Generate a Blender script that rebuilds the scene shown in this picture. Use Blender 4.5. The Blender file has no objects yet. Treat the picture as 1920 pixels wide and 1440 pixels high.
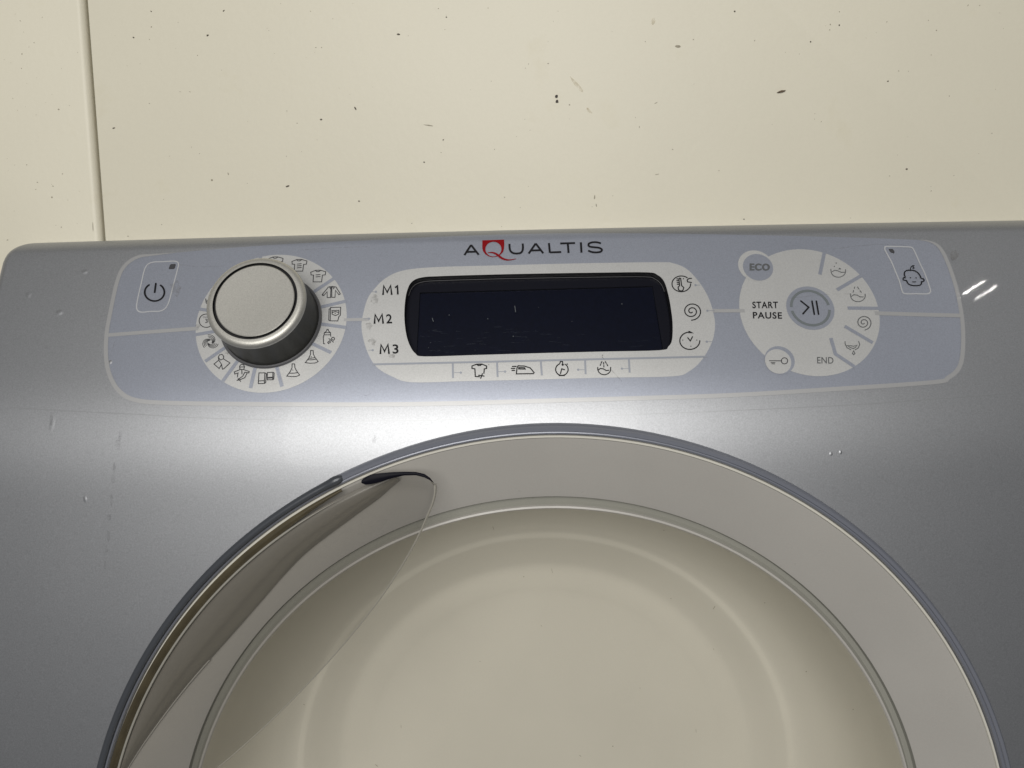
import bpy, bmesh, math, random
from mathutils import Vector, Matrix
from mathutils.geometry import delaunay_2d_cdt
from mathutils.bvhtree import BVHTree

random.seed(7)
sc = bpy.context.scene
col = sc.collection
R = math.radians
PI = math.pi

# ------------------------------------------------------------------ camera
FOC = 1423.0                                   # focal length in photo pixels (1920 wide)
PITCH, ROLL = R(5.7), R(1.3)
CAM = Vector((0.0, -0.377, 0.800))
fw = Vector((0, math.cos(PITCH), -math.sin(PITCH)))
up0 = Vector((0, math.sin(PITCH), math.cos(PITCH)))
rt0 = Vector((1, 0, 0))
rt = rt0 * math.cos(ROLL) - up0 * math.sin(ROLL)
up = rt0 * math.sin(ROLL) + up0 * math.cos(ROLL)
cd = bpy.data.cameras.new('camera')
cam = bpy.data.objects.new('camera', cd)
col.objects.link(cam)
m3 = Matrix((rt, up, -fw)).transposed()
cam.matrix_world = Matrix.Translation(CAM) @ m3.to_4x4()
cd.sensor_width = 36.0
cd.lens = 36.0 * FOC / 1920.0
cd.clip_start, cd.clip_end = 0.01, 50
sc.camera = cam

# ------------------------------------------------------------------ world, lamps, exposure
w = bpy.data.worlds.new('World')
sc.world = w
w.use_nodes = True
bg = w.node_tree.nodes['Background']
bg.inputs[0].default_value = (0.93, 0.96, 1.0, 1)
bg.inputs[1].default_value = 0.08

def area_lamp(name, loc, target, sx, sy, power, colour, roll=0.0):
    d = bpy.data.lights.new(name, 'AREA')
    d.shape = 'RECTANGLE'
    d.size, d.size_y = sx, sy
    d.energy = power
    d.color = colour
    o = bpy.data.objects.new(name, d)
    col.objects.link(o)
    loc = Vector(loc)
    q = (Vector(target) - loc).to_track_quat('-Z', 'Y')
    o.matrix_world = Matrix.Translation(loc) @ q.to_matrix().to_4x4() @ Matrix.Rotation(roll, 4, 'Z')
    return o

area_lamp('window_light', (-0.16, -1.45, 1.22), (-0.04, 0, 0.74), 1.05, 1.0, 22.0, (1.0, 0.975, 0.925))
def tube_lamp(p, q, width, power):
    """slim tube from p to q facing the machine"""
    p, q = Vector(p), Vector(q)
    d = bpy.data.lights.new('lamp_tube', 'AREA')
    d.shape = 'RECTANGLE'; d.size = (q - p).length; d.size_y = width
    d.energy = power; d.color = (1.0, 0.98, 0.95)
    o = bpy.data.objects.new('lamp_tube', d); col.objects.link(o)
    x = (q - p).normalized(); c = (p + q) / 2
    z = c - Vector((0.1, 0.03, 0.80)); z = (z - x * z.dot(x)).normalized()
    o.matrix_world = Matrix.Translation(c) @ Matrix((x, z.cross(x), z)).transposed().to_4x4()

tube_lamp((2.021, -1.328, 2.800), (2.092, -1.254, 2.801), 0.0065, 0.95)
tube_lamp((2.060, -1.326, 2.767), (2.131, -1.252, 2.768), 0.0065, 0.6)

sc.view_settings.view_transform = 'Standard'
sc.view_settings.look = 'None'
sc.view_settings.exposure = 0.0
sc.view_settings.gamma = 1.0
sc.view_settings.use_curve_mapping = False
sc.cycles.use_denoising = True
sc.cycles.max_bounces = 10
sc.cycles.transparent_max_bounces = 16
sc.cycles.sample_clamp_indirect = 4.0

# ------------------------------------------------------------------ materials
def new_mat(name):
    m = bpy.data.materials.new(name)
    m.use_nodes = True
    nt = m.node_tree
    return m, nt, nt.nodes, nt.links, nt.nodes['Principled BSDF']

def mottled(nt, colour, amount, scale, scale2=None, amount2=0.0):
    """colour with fine grain and a broad unevenness"""
    N, L = nt.nodes, nt.links
    tc = N.new('ShaderNodeTexCoord')
    n1 = N.new('ShaderNodeTexNoise'); n1.inputs['Scale'].default_value = scale
    n1.inputs['Detail'].default_value = 3
    L.new(tc.outputs['Object'], n1.inputs['Vector'])
    r1 = N.new('ShaderNodeMapRange')
    r1.inputs[1].default_value, r1.inputs[2].default_value = 0.25, 0.75
    r1.inputs[3].default_value, r1.inputs[4].default_value = 1 - amount, 1 + amount
    L.new(n1.outputs['Fac'], r1.inputs[0])
    out = r1.outputs[0]
    if scale2:
        n2 = N.new('ShaderNodeTexNoise'); n2.inputs['Scale'].default_value = scale2
        n2.inputs['Detail'].default_value = 4
        L.new(tc.outputs['Object'], n2.inputs['Vector'])
        r2 = N.new('ShaderNodeMapRange')
        r2.inputs[1].default_value, r2.inputs[2].default_value = 0.3, 0.7
        r2.inputs[3].default_value, r2.inputs[4].default_value = 1 - amount2, 1 + amount2
        L.new(n2.outputs['Fac'], r2.inputs[0])
        mu = N.new('ShaderNodeMath'); mu.operation = 'MULTIPLY'
        L.new(out, mu.inputs[0]); L.new(r2.outputs[0], mu.inputs[1])
        out = mu.outputs[0]
    vm = N.new('ShaderNodeVectorMath'); vm.operation = 'SCALE'
    vm.inputs[0].default_value = colour[:3]
    L.new(out, vm.inputs['Scale'])
    return vm.outputs[0], tc, n1

def paint(name, colour, metallic, rough, coat=0.0, coat_rough=0.05, grain=0.06, gscale=2600, bump=0.0,
          scale2=25.0, amount2=0.03, rough_var=0.0, spec=0.5):
    m, nt, N, L, b = new_mat(name)
    c, tc, n1 = mottled(nt, colour, grain, gscale, scale2, amount2)
    L.new(c, b.inputs['Base Color'])
    b.inputs['Metallic'].default_value = metallic
    b.inputs['Roughness'].default_value = rough
    b.inputs['Specular IOR Level'].default_value = spec
    b.inputs['Coat Weight'].default_value = coat
    b.inputs['Coat Roughness'].default_value = coat_rough
    if bump:
        bp = N.new('ShaderNodeBump')
        bp.inputs['Strength'].default_value = bump
        bp.inputs['Distance'].default_value = 0.0002
        L.new(n1.outputs['Fac'], bp.inputs['Height'])
        L.new(bp.outputs['Normal'], b.inputs['Normal'])
    if rough_var:
        n3 = N.new('ShaderNodeTexNoise'); n3.inputs['Scale'].default_value = 40
        n3.inputs['Detail'].default_value = 6
        L.new(tc.outputs['Object'], n3.inputs['Vector'])
        r3 = N.new('ShaderNodeMapRange')
        r3.inputs[1].default_value, r3.inputs[2].default_value = 0.3, 0.7
        r3.inputs[3].default_value, r3.inputs[4].default_value = rough - rough_var, rough + rough_var
        L.new(n3.outputs['Fac'], r3.inputs[0])
        L.new(r3.outputs[0], b.inputs['Roughness'])
    return m

def clear_plastic(name, tint, gloss_rough=0.03, ior=1.45):
    m = bpy.data.materials.new(name)
    m.use_nodes = True
    nt = m.node_tree; N, L = nt.nodes, nt.links
    N.remove(N['Principled BSDF'])
    tr = N.new('ShaderNodeBsdfTransparent'); tr.inputs[0].default_value = (*tint, 1)
    gl = N.new('ShaderNodeBsdfGlossy'); gl.inputs['Roughness'].default_value = gloss_rough
    fr = N.new('ShaderNodeFresnel'); fr.inputs[0].default_value = ior
    mx = N.new('ShaderNodeMixShader')
    L.new(fr.outputs[0], mx.inputs[0]); L.new(tr.outputs[0], mx.inputs[1]); L.new(gl.outputs[0], mx.inputs[2])
    L.new(mx.outputs[0], N['Material Output'].inputs[0])
    return m

def stain_mat(name, colour, alpha, scale=300):
    m, nt, N, L, b = new_mat(name)
    b.inputs['Base Color'].default_value = (*colour, 1)
    b.inputs['Roughness'].default_value = 0.6
    tc = N.new('ShaderNodeTexCoord')
    n = N.new('ShaderNodeTexNoise'); n.inputs['Scale'].default_value = scale; n.inputs['Detail'].default_value = 4
    L.new(tc.outputs['Object'], n.inputs['Vector'])
    r = N.new('ShaderNodeMapRange')
    r.inputs[1].default_value, r.inputs[2].default_value = 0.35, 0.65
    r.inputs[3].default_value, r.inputs[4].default_value = 0.0, alpha
    L.new(n.outputs['Fac'], r.inputs[0]); L.new(r.outputs[0], b.inputs['Alpha'])
    return m

def panel_mat(name, colour):
    m, nt, N, L, b = new_mat(name)
    c, tc, n1 = mottled(nt, colour, 0.012, 900, 7.0, 0.02)
    # scattered tiny grey flecks and faint yellowish dirt
    v = N.new('ShaderNodeTexVoronoi'); v.inputs['Scale'].default_value = 75
    v.inputs['Randomness'].default_value = 1.0
    L.new(tc.outputs['Object'], v.inputs['Vector'])
    cell = N.new('ShaderNodeSeparateColor'); L.new(v.outputs['Color'], cell.inputs[0])
    size = N.new('ShaderNodeMapRange')
    size.inputs[1].default_value, size.inputs[2].default_value = 0.45, 1.0
    size.inputs[3].default_value, size.inputs[4].default_value = 0.0, 0.055
    L.new(cell.outputs[0], size.inputs[0])
    lt = N.new('ShaderNodeMath'); lt.operation = 'LESS_THAN'
    L.new(v.outputs['Distance'], lt.inputs[0]); L.new(size.outputs[0], lt.inputs[1])
    al = N.new('ShaderNodeMath'); al.operation = 'MULTIPLY'
    L.new(lt.outputs[0], al.inputs[0]); L.new(cell.outputs[1], al.inputs[1])
    mx = N.new('ShaderNodeMix'); mx.data_type = 'RGBA'
    L.new(al.outputs[0], mx.inputs[0]); L.new(c, mx.inputs[6])
    mx.inputs[7].default_value = (0.30, 0.27, 0.20, 1)
    n4 = N.new('ShaderNodeTexNoise'); n4.inputs['Scale'].default_value = 28; n4.inputs['Detail'].default_value = 6
    n4.inputs['Roughness'].default_value = 0.65
    L.new(tc.outputs['Object'], n4.inputs['Vector'])
    r4 = N.new('ShaderNodeMapRange')
    r4.inputs[1].default_value, r4.inputs[2].default_value = 0.62, 0.8
    r4.inputs[3].default_value, r4.inputs[4].default_value = 0.0, 0.35
    L.new(n4.outputs['Fac'], r4.inputs[0])
    m2 = N.new('ShaderNodeMix'); m2.data_type = 'RGBA'
    L.new(r4.outputs[0], m2.inputs[0]); L.new(mx.outputs[2], m2.inputs[6])
    m2.inputs[7].default_value = (colour[0] * .86, colour[1] * .83, colour[2] * .72, 1)
    L.new(m2.outputs[2], b.inputs['Base Color'])
    b.inputs['Roughness'].default_value = 0.42
    b.inputs['Specular IOR Level'].default_value = 0.35
    n5 = N.new('ShaderNodeTexNoise'); n5.inputs['Scale'].default_value = 260; n5.inputs['Detail'].default_value = 2
    L.new(tc.outputs['Object'], n5.inputs['Vector'])
    bp = N.new('ShaderNodeBump'); bp.inputs['Strength'].default_value = 0.12; bp.inputs['Distance'].default_value = 0.0006
    L.new(n5.outputs['Fac'], bp.inputs['Height']); L.new(bp.outputs['Normal'], b.inputs['Normal'])
    return m

M = {}
M['silver'] = paint('silver_body_paint', (0.41, 0.42, 0.443), 0.87, 0.48, coat=0.10, coat_rough=0.025, grain=0.13, gscale=1500, bump=0.10, amount2=0.015)
M['film'] = paint('lavender_blue_print', (0.355, 0.378, 0.445), 0.55, 0.42, coat=0.14, coat_rough=0.025, grain=0.10, gscale=1500, bump=0.08, amount2=0.02)
M['light'] = paint('pale_silver_print', (0.56, 0.562, 0.56), 0.50, 0.45, coat=0.14, coat_rough=0.025, grain=0.08, gscale=1500, bump=0.08, amount2=0.03)
M['line'] = paint('silver_line_print', (0.455, 0.457, 0.465), 0.55, 0.45, coat=0.14, coat_rough=0.05, grain=0.05, amount2=0.02)
M['button'] = paint('button_outline_print', (0.50, 0.51, 0.53), 0.3, 0.45, coat=0.14, coat_rough=0.05, grain=0.03)
M['faint'] = paint('faint_blue_line_print', (0.33, 0.35, 0.40), 0.45, 0.45, coat=0.14, coat_rough=0.05, grain=0.04)
M['ink'] = paint('black_ink', (0.012, 0.012, 0.014), 0, 0.45, coat=0.05, spec=0.15, coat_rough=0.06, grain=0.1)
M['ink_soft'] = paint('grey_black_ink', (0.045, 0.045, 0.05), 0, 0.5, coat=0.05, spec=0.15, coat_rough=0.06, grain=0.15)
M['ink_grey'] = paint('grey_ink', (0.11, 0.115, 0.12), 0, 0.5, coat=0.05, spec=0.15, coat_rough=0.06, grain=0.1)
M['arc'] = paint('arc_grey_ink', (0.16, 0.18, 0.19), 0.2, 0.5, coat=0.12, coat_rough=0.06, grain=0.1)
M['faded'] = paint('worn_ink', (0.22, 0.22, 0.23), 0, 0.5, coat=0.12, coat_rough=0.06, grain=0.2)
M['red'] = paint('red_ink', (0.22, 0.005, 0.008), 0, 0.4, coat=0.05, spec=0.15, coat_rough=0.06, grain=0.05)
M['led'] = paint('indicator_dark', (0.05, 0.05, 0.055), 0, 0.4, coat=0.5, grain=0.1)
M['knob'] = paint('knob_silver', (0.53, 0.52, 0.485), 0.7, 0.46, grain=0.13, gscale=1700, bump=0.25, amount2=0.01)
M['knob_side'] = paint('knob_side_dark', (0.020, 0.020, 0.016), 0, 0.42, grain=0.12, spec=0.4)
M['black'] = paint('black_plastic', (0.008, 0.008, 0.009), 0, 0.4, grain=0.1)
M['knob_ring'] = paint('knob_base_grey', (0.16, 0.16, 0.17), 0.5, 0.3, grain=0.04)
M['screen'] = paint('screen_navy', (0.005, 0.008, 0.024), 0, 0.35, grain=0.2, gscale=400)
M['bezel'] = paint('bezel_purple_black', (0.007, 0.007, 0.014), 0, 0.5, grain=0.1)
M['smoke'] = clear_plastic('smoked_window', (0.55, 0.56, 0.62), 0.06, 1.35)
M['rim'] = paint('blue_grey_rim_plastic', (0.21, 0.222, 0.265), 0.25, 0.33, coat=0.12, coat_rough=0.1, grain=0.02)
M['rim_line'] = paint('pale_rim_line', (0.62, 0.60, 0.54), 0, 0.3, grain=0.02)
M['band'] = paint('warm_grey_band', (0.44, 0.424, 0.398), 0, 0.33, grain=0.03, gscale=1500, scale2=12, amount2=0.04, rough_var=0.07)
M['groove'] = paint('grey_green_groove', (0.285, 0.282, 0.25), 0, 0.45, grain=0.02)
M['bowl'] = paint('beige_bowl_plastic', (0.60, 0.57, 0.485), 0, 0.33, coat=0.3, coat_rough=0.15, grain=0.025, gscale=1800, scale2=10, amount2=0.03, spec=0.5, rough_var=0.03)
M['grip_shade'] = paint('taupe_grip_shade', (0.235, 0.222, 0.197), 0, 0.26, coat=0.3, coat_rough=0.1, grain=0.03)
M['trim'] = paint('olive_brown_trim', (0.085, 0.070, 0.040), 0, 0.3, coat=0.4, grain=0.05, scale2=90, amount2=0.2)
M['bead'] = paint('bead_highlight', (0.62, 0.61, 0.57), 0.2, 0.15, grain=0.02)
M['lens'] = clear_plastic('clear_handle_plastic', (0.85, 0.845, 0.835), 0.03, 1.6)
M['cover_edge'] = paint('cover_edge_glint', (0.42, 0.40, 0.35), 0, 0.15, grain=0.02)
M['tip_dark_reflection'] = paint('navy_black_reflection', (0.006, 0.006, 0.011), 0, 0.5, grain=0.05, spec=0.12)
M['collar'] = paint('slate_collar', (0.07, 0.076, 0.088), 0.2, 0.3, grain=0.05)
M['panel'] = panel_mat('cream_panel_paint', (0.69, 0.656, 0.543))
M['edge'] = paint('panel_edge', (0.60, 0.57, 0.45), 0, 0.5, grain=0.03)
M['speck'] = paint('dark_speck', (0.085, 0.07, 0.05), 0, 0.7, grain=0.3)
M['speck_soft'] = paint('grey_speck', (0.33, 0.30, 0.23), 0, 0.7, grain=0.3)
M['chip'] = paint('brown_chip', (0.022, 0.012, 0.010), 0, 0.6, grain=0.2)
M['sliver'] = paint('brown_sliver', (0.10, 0.065, 0.035), 0, 0.6, grain=0.2)
M['stain'] = stain_mat('grey_stain', (0.2, 0.2, 0.21), 0.20)
M['grime'] = stain_mat('finger_grime', (0.22, 0.21, 0.20), 0.30, 450)
M['smear'] = stain_mat('yellow_smear', (0.55, 0.47, 0.30), 0.55, 200)
M['dust'] = paint('dust', (0.09, 0.10, 0.11), 0, 0.7, grain=0.1)
M['scratch'] = stain_mat('faint_scratch', (0.16, 0.19, 0.22), 0.10, 500)
M['seam'] = paint('seam_grey', (0.36, 0.37, 0.385), 0.6, 0.4, coat=0.3, grain=0.05)  # darker grey of the moulded seam line

# ------------------------------------------------------------------ object helpers
def add_obj(name, me, mat, parent=None, kind=None):
    o = bpy.data.objects.new(name, me)
    col.objects.link(o)
    if mat is not None:
        me.materials.append(mat)
    if parent is not None:
        o.parent = parent
        base = parent
        while base.parent is not None:
            base = base.parent
        o.matrix_parent_inverse = Matrix.Identity(4) if parent is not base or parent.type == 'MESH' else Matrix.Translation(-parent.location)
    if kind:
        o['kind'] = kind
    return o

def mesh_from(name, verts, faces, normals=None, smooth=True):
    me = bpy.data.meshes.new(name)
    me.from_pydata([tuple(v) for v in verts], [], faces)
    me.update()
    if smooth:
        me.polygons.foreach_set('use_smooth', [True] * len(me.polygons))
    if normals is not None:
        # make faces agree with the given normals
        me.normals_split_custom_set_from_vertices([tuple(n) for n in normals])
    return me

def thing(name, label, cat, loc):
    e = bpy.data.objects.new(name, None)
    col.objects.link(e)
    e.location = loc
    e.empty_display_size = 0.05
    e['label'] = label
    e['category'] = cat
    return e

# ------------------------------------------------------------------ the machine's front surface
X0 = 0.0135            # machine's centre line
W = 0.304              # half width
TH, TAIL = R(26.7), R(2.5)   # lean of the control panel; slight lean of the lower front
def smoother(t):
    t = min(max(t, 0.0), 1.0)
    return t * t * t * (t * (6 * t - 15) + 10)
def lean(s):
    return TAIL * smoother((s + 0.28) / 0.26) + (TH - TAIL) * smoother((s + 0.045) / 0.090)
DS = 0.0005
SB = -0.70                   # table of the upright profile from the foot upwards
TAB = [(0.0, 0.0)]
for _k in range(1740):
    _p = lean(SB + (_k + 0.5) * DS)
    TAB.append((TAB[-1][0] + DS * math.sin(_p), TAB[-1][1] + DS * math.cos(_p)))
_k0 = int((0.06 - SB) / DS)
_dy = 0.0295 - TAB[_k0][0]; _dz = 0.7364 + 0.0295 / math.tan(TH) - TAB[_k0][1]
TAB = [(y + _dy, z + _dz) for y, z in TAB]
def tab(s):
    f = (s - SB) / DS
    k = min(max(int(f), 0), len(TAB) - 2)
    f -= k
    (a, b), (c, d) = TAB[k], TAB[k + 1]
    return a + (c - a) * f, b + (d - b) * f
L1 = 0.0
L2 = 0.06 + (0.8371 - tab(0.06)[1]) / math.cos(TH)
Y2, Z2 = tab(L2)
RT = 0.013
L3 = L2 + RT * (PI / 2 - TH)
Y3, Z3 = Y2 + RT * math.cos(TH), Z2 + RT * (1 - math.sin(TH))
KB = 0.13              # bow of the front in plan
RC, RS = 0.0125, 0.0055  # rounded top corners, rounded side edges

def prof(s):
    if s < L2: return tab(s)
    if s < L3:
        p = TH + (s - L2) / RT
        return Y2 + RT * (math.cos(TH) - math.cos(p)), Z2 + RT * (math.sin(p) - math.sin(TH))
    return Y3 + s - L3, Z3

def F(a, s):
    y, z = prof(s)
    sg, aa = (1 if a >= 0 else -1), abs(a)
    ws = W
    t = z - (Z3 - RC)
    if t > 0:
        ws = W - RC + math.sqrt(max(RC * RC - t * t, 0.0))
    if aa <= W:
        d = W - aa
        x = aa * ws / W
        b = KB * aa * aa
        if d < RS:
            b += RS - math.sqrt(max(RS * RS - (RS - d) ** 2, 0.0))
    else:
        x = ws
        b = KB * W * W + RS + (aa - W)
    return Vector((X0 + sg * x, y + b, z))

def FN(a, s):
    e = 2e-5
    da = F(a + e, s) - F(a - e, s)
    ds = F(a, s + e) - F(a, s - e)
    n = da.cross(ds)
    return n.normalized() if n.length > 0 else Vector((0, -1, 0))

def on(a, s, h=0.0):
    n = FN(a, s)
    return F(a, s) + n * h, n

def project(p):
    d = p - CAM
    z = d.dot(fw)
    return 960 + FOC * d.dot(rt) / z, 720 - FOC * d.dot(up) / z

def px(u, v):
    """point of the front surface (a, s) that shows at photo position (u, v)"""
    a = (u - 975) * 0.000288
    s = 0.018 + (755 - v) * 0.000315
    for _ in range(9):
        e = 1e-5
        u0, v0 = project(F(a, s)); u1, v1 = project(F(a + e, s)); u2, v2 = project(F(a, s + e))
        ja, jb, jc, jd = (u1 - u0) / e, (u2 - u0) / e, (v1 - v0) / e, (v2 - v0) / e
        det = ja * jd - jb * jc
        du, dv = u - u0, v - v0
        if abs(det) < 1e-9: break
        a += (jd * du - jb * dv) / det
        s += (ja * dv - jc * du) / det
        s = min(s, L3 - 1e-4)
        if abs(du) + abs(dv) < 0.005: break
    return a, s

def inside(p, poly):
    x, y = p
    c = False
    j = len(poly) - 1
    for i in range(len(poly)):
        xi, yi = poly[i]; xj, yj = poly[j]
        if (yi > y) != (yj > y) and x < (xj - xi) * (y - yi) / (yj - yi) + xi:
            c = not c
        j = i
    return c

def smooth_pts(pts, closed=False, n=6):
    out = []
    m = len(pts)
    rng = m if closed else m - 1
    for i in range(rng):
        if closed:
            p0, p1, p2, p3 = pts[(i - 1) % m], pts[i], pts[(i + 1) % m], pts[(i + 2) % m]
        else:
            p0, p1, p2, p3 = pts[max(i - 1, 0)], pts[i], pts[i + 1], pts[min(i + 2, m - 1)]
        for k in range(n):
            t = k / n
            q = []
            for c in (0, 1):
                q.append(0.5 * (2 * p1[c] + (p2[c] - p0[c]) * t + (2 * p0[c] - 5 * p1[c] + 4 * p2[c] - p3[c]) * t * t
                                + (3 * p1[c] - p0[c] - 3 * p2[c] + p3[c]) * t ** 3))
            out.append(tuple(q))
    if not closed:
        out.append(tuple(pts[-1]))
    return out

def subdivide(loop, step):
    out = []
    for i in range(len(loop)):
        p, q = loop[i], loop[(i + 1) % len(loop)]
        d = math.hypot(q[0] - p[0], q[1] - p[1])
        k = max(1, int(d / step))
        for j in range(k):
            t = j / k
            out.append((p[0] + (q[0] - p[0]) * t, p[1] + (q[1] - p[1]) * t))
    return out

def triangulate(outer, holes=(), grid=None):
    pts, edges = [], []
    for lp in [outer, *holes]:
        b = len(pts)
        pts += lp
        edges += [(b + i, b + (i + 1) % len(lp)) for i in range(len(lp))]
    if grid:
        for g in grid:
            if inside(g, outer) and not any(inside(g, h) for h in holes):
                pts.append(g)
    v, e, f, *_ = delaunay_2d_cdt([Vector(p) for p in pts], edges, [], 0, 1e-7)
    tris = []
    for t in f:
        c = (sum(v[i][0] for i in t) / len(t), sum(v[i][1] for i in t) / len(t))
        if inside(c, outer) and not any(inside(c, h) for h in holes):
            tris.append(list(t))
    return [tuple(p) for p in v], tris

def lay(pts2, tris, h):
    """lift a flat (a, s) mesh on to the front surface, h above it"""
    vs, ns = [], []
    for p in pts2:
        q, n = on(p[0], p[1], h)
        vs.append(q); ns.append(n)
    fs = []
    for t in tris:
        nn = (vs[t[1]] - vs[t[0]]).cross(vs[t[2]] - vs[t[0]])
        fs.append(list(t) if nn.dot(ns[t[0]]) > 0 else list(reversed(t)))
    return vs, fs, ns

class Print:
    """collects flat printed shapes for one object"""
    def __init__(s): s.v, s.f, s.n, s.k = [], [], [], 0
    def add(s, vs, fs, ns):
        b = len(s.v)
        s.v += vs; s.n += ns; s.f += [[i + b for i in t] for t in fs]
        s.k += 1
    def poly(s, outer, holes=(), h=0.0003, step=0.012, extra=()):
        outer = subdivide(outer, step)
        xs = [p[0] for p in outer]; ys = [p[1] for p in outer]
        g = []
        nx, ny = int((max(xs) - min(xs)) / step), int((max(ys) - min(ys)) / step)
        for i in range(1, nx + 1):
            for j in range(1, ny + 1):
                g.append((min(xs) + (max(xs) - min(xs)) * (i - .47) / (nx + .1), min(ys) + (max(ys) - min(ys)) * (j - .52) / (ny + .1)))
        g += list(extra)
        v2, t2 = triangulate(outer, [subdivide(x, step) for x in holes], g)
        s.add(*lay(v2, t2, h))
        return s
    def stroke(s, pts, width, h=0.0003, closed=False, cap=True, widths=None):
        pts = [p for i, p in enumerate(pts) if i == 0 or math.hypot(p[0] - pts[i - 1][0], p[1] - pts[i - 1][1]) > 1e-6]
        if not widths:
            rs = []
            for i, p in enumerate(pts):
                rs.append(p)
                if i < len(pts) - 1:
                    e = pts[i + 1]; d = math.hypot(e[0] - p[0], e[1] - p[1]); kk = int(d / 0.006)
                    rs += [(p[0] + (e[0] - p[0]) * j / (kk + 1), p[1] + (e[1] - p[1]) * j / (kk + 1)) for j in range(1, kk + 1)]
            pts = rs
        n = len(pts)
        if closed and math.hypot(pts[0][0] - pts[-1][0], pts[0][1] - pts[-1][1]) < 1e-6:
            pts = pts[:-1]; n -= 1
        if n < 2: return s
        h = h + 0.000004 * (s.k % 12)
        v2 = []
        for i in range(n):
            p = pts[i]
            a = pts[i - 1] if (i > 0 or closed) else None
            b = pts[(i + 1) % n] if (i < n - 1 or closed) else None
            ds = []
            for q, r in ((a, p), (p, b)):
                if q is None or r is None: continue
                d = math.hypot(r[0] - q[0], r[1] - q[1]) or 1e-9
                ds.append(((r[0] - q[0]) / d, (r[1] - q[1]) / d))
            d = (sum(x[0] for x in ds), sum(x[1] for x in ds))
            l = math.hypot(*d) or 1e-9
            d = (d[0] / l, d[1] / l)
            mit = 1.0
            if len(ds) == 2:
                cs = d[0] * ds[0][0] + d[1] * ds[0][1]
                mit = min(1 / max(cs, 0.2), 1.8)
            wd = (widths[i] if widths else width) / 2 * mit
            v2.append((p[0] - d[1] * wd, p[1] + d[0] * wd))
            v2.append((p[0] + d[1] * wd, p[1] - d[0] * wd))
        f = []
        for i in range(n if closed else n - 1):
            j = (i + 1) % n
            f.append([2 * i, 2 * i + 1, 2 * j + 1, 2 * j])
        if cap and not closed and not widths:
            for e, o in ((0, 1), (n - 1, n - 2)):
                p, q = pts[e], pts[o]
                an = math.atan2(p[1] - q[1], p[0] - q[0])
                b = len(v2)
                L_, R_ = (2 * e, 2 * e + 1)
                arc = []
                for k in range(1, 4):
                    t = an - PI / 2 + PI * k / 4
                    v2.append((p[0] + math.cos(t) * width / 2, p[1] + math.sin(t) * width / 2))
                    arc.append(b + k - 1)
                f.append(([R_] + arc + [L_]) if e == n - 1 else ([L_] + arc + [R_]))
        s.add(*lay(v2, f, h))
        return s
    def disc(s, c, r, h=0.0003, n=None):
        n = n or max(10, int(r / 0.0006))
        return s.poly([(c[0] + r * math.cos(2 * PI * k / n), c[1] + r * math.sin(2 * PI * k / n)) for k in range(n)], h=h)
    def text(s, string, u0, v0, u1, v1, slope=0.0, h=0.0003, bold=0.0, spacing=1.0, lean=0.0):
        """lettering whose capitals fill the photo box (u0,v0)-(u1,v1)"""
        cu = bpy.data.curves.new('lettering', 'FONT')
        cu.body = string; cu.offset = bold; cu.space_character = spacing
        cu.resolution_u = 4
        o = bpy.data.objects.new('lettering_source', cu)
        col.objects.link(o)
        dg = bpy.context.evaluated_depsgraph_get()
        me = bpy.data.meshes.new_from_object(o.evaluated_get(dg))
        vv = [(v.co.x, v.co.y) for v in me.vertices]
        ff = [list(p.vertices) for p in me.polygons]
        bpy.data.meshes.remove(me)
        bpy.data.objects.remove(o); bpy.data.curves.remove(cu)
        xs = [p[0] for p in vv]; ys = [p[1] for p in vv]
        x0, x1, y0, y1 = min(xs), max(xs), min(ys), max(ys)
        p2 = []
        for x, y in vv:
            fx, fy = (x - x0) / (x1 - x0), (y - y0) / (y1 - y0)
            u = u0 + fx * (u1 - u0) + (1 - fy) * lean
            v = v1 + fy * (v0 - v1) + (u - (u0 + u1) / 2) * slope
            p2.append(px(u, v))
        s.add(*lay(p2, ff, h))
        return s
    def build(s, name, mat, parent, kind=None):
        return add_obj(name, mesh_from(name, s.v, s.f, s.n), mat, parent, kind)

PXM = 0.000292         # one photo pixel on the control panel, metres

def zp(pts, ox, oy, k):
    """positions read off an enlarged crop -> surface coordinates"""
    return [px(ox + x / k, oy + y / k) for x, y in pts]

def lathe(name, prof_, origin, axis, upv, mat, parent, n=96, arc=None):
    axis = axis.normalized()
    ux = upv.cross(axis).normalized(); uy = axis.cross(ux)
    vs, fs = [], []
    m = len(prof_)
    full = arc is None
    a0, a1 = (0, 2 * PI) if full else arc
    cnt = n if full else n + 1
    for i in range(cnt):
        t = a0 + (a1 - a0) * i / n
        d = ux * math.cos(t) + uy * math.sin(t)
        for r_, z_ in prof_:
            vs.append(origin + d * r_ + axis * z_)
    for i in range(n):
        j = (i + 1) % cnt
        for k in range(m - 1):
            fs.append([i * m + k, j * m + k, j * m + k + 1, i * m + k + 1])
    me = bpy.data.meshes.new(name)
    me.from_pydata([tuple(v) for v in vs], [], fs)
    bm = bmesh.new(); bm.from_mesh(me)
    bmesh.ops.remove_doubles(bm, verts=bm.verts, dist=1e-7)
    bmesh.ops.recalc_face_normals(bm, faces=bm.faces)
    for f in bm.faces: f.smooth = True
    for e in bm.edges:
        if len(e.link_faces) == 2 and e.calc_face_angle(0) > R(38): e.smooth = False
    bm.to_mesh(me); bm.free()
    return add_obj(name, me, mat, parent)

def arc_profile(cx, cy, r, t0, t1, n=6):
    return [(cx + r * math.cos(t0 + (t1 - t0) * k / n), cy + r * math.sin(t0 + (t1 - t0) * k / n)) for k in range(n + 1)]

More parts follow.
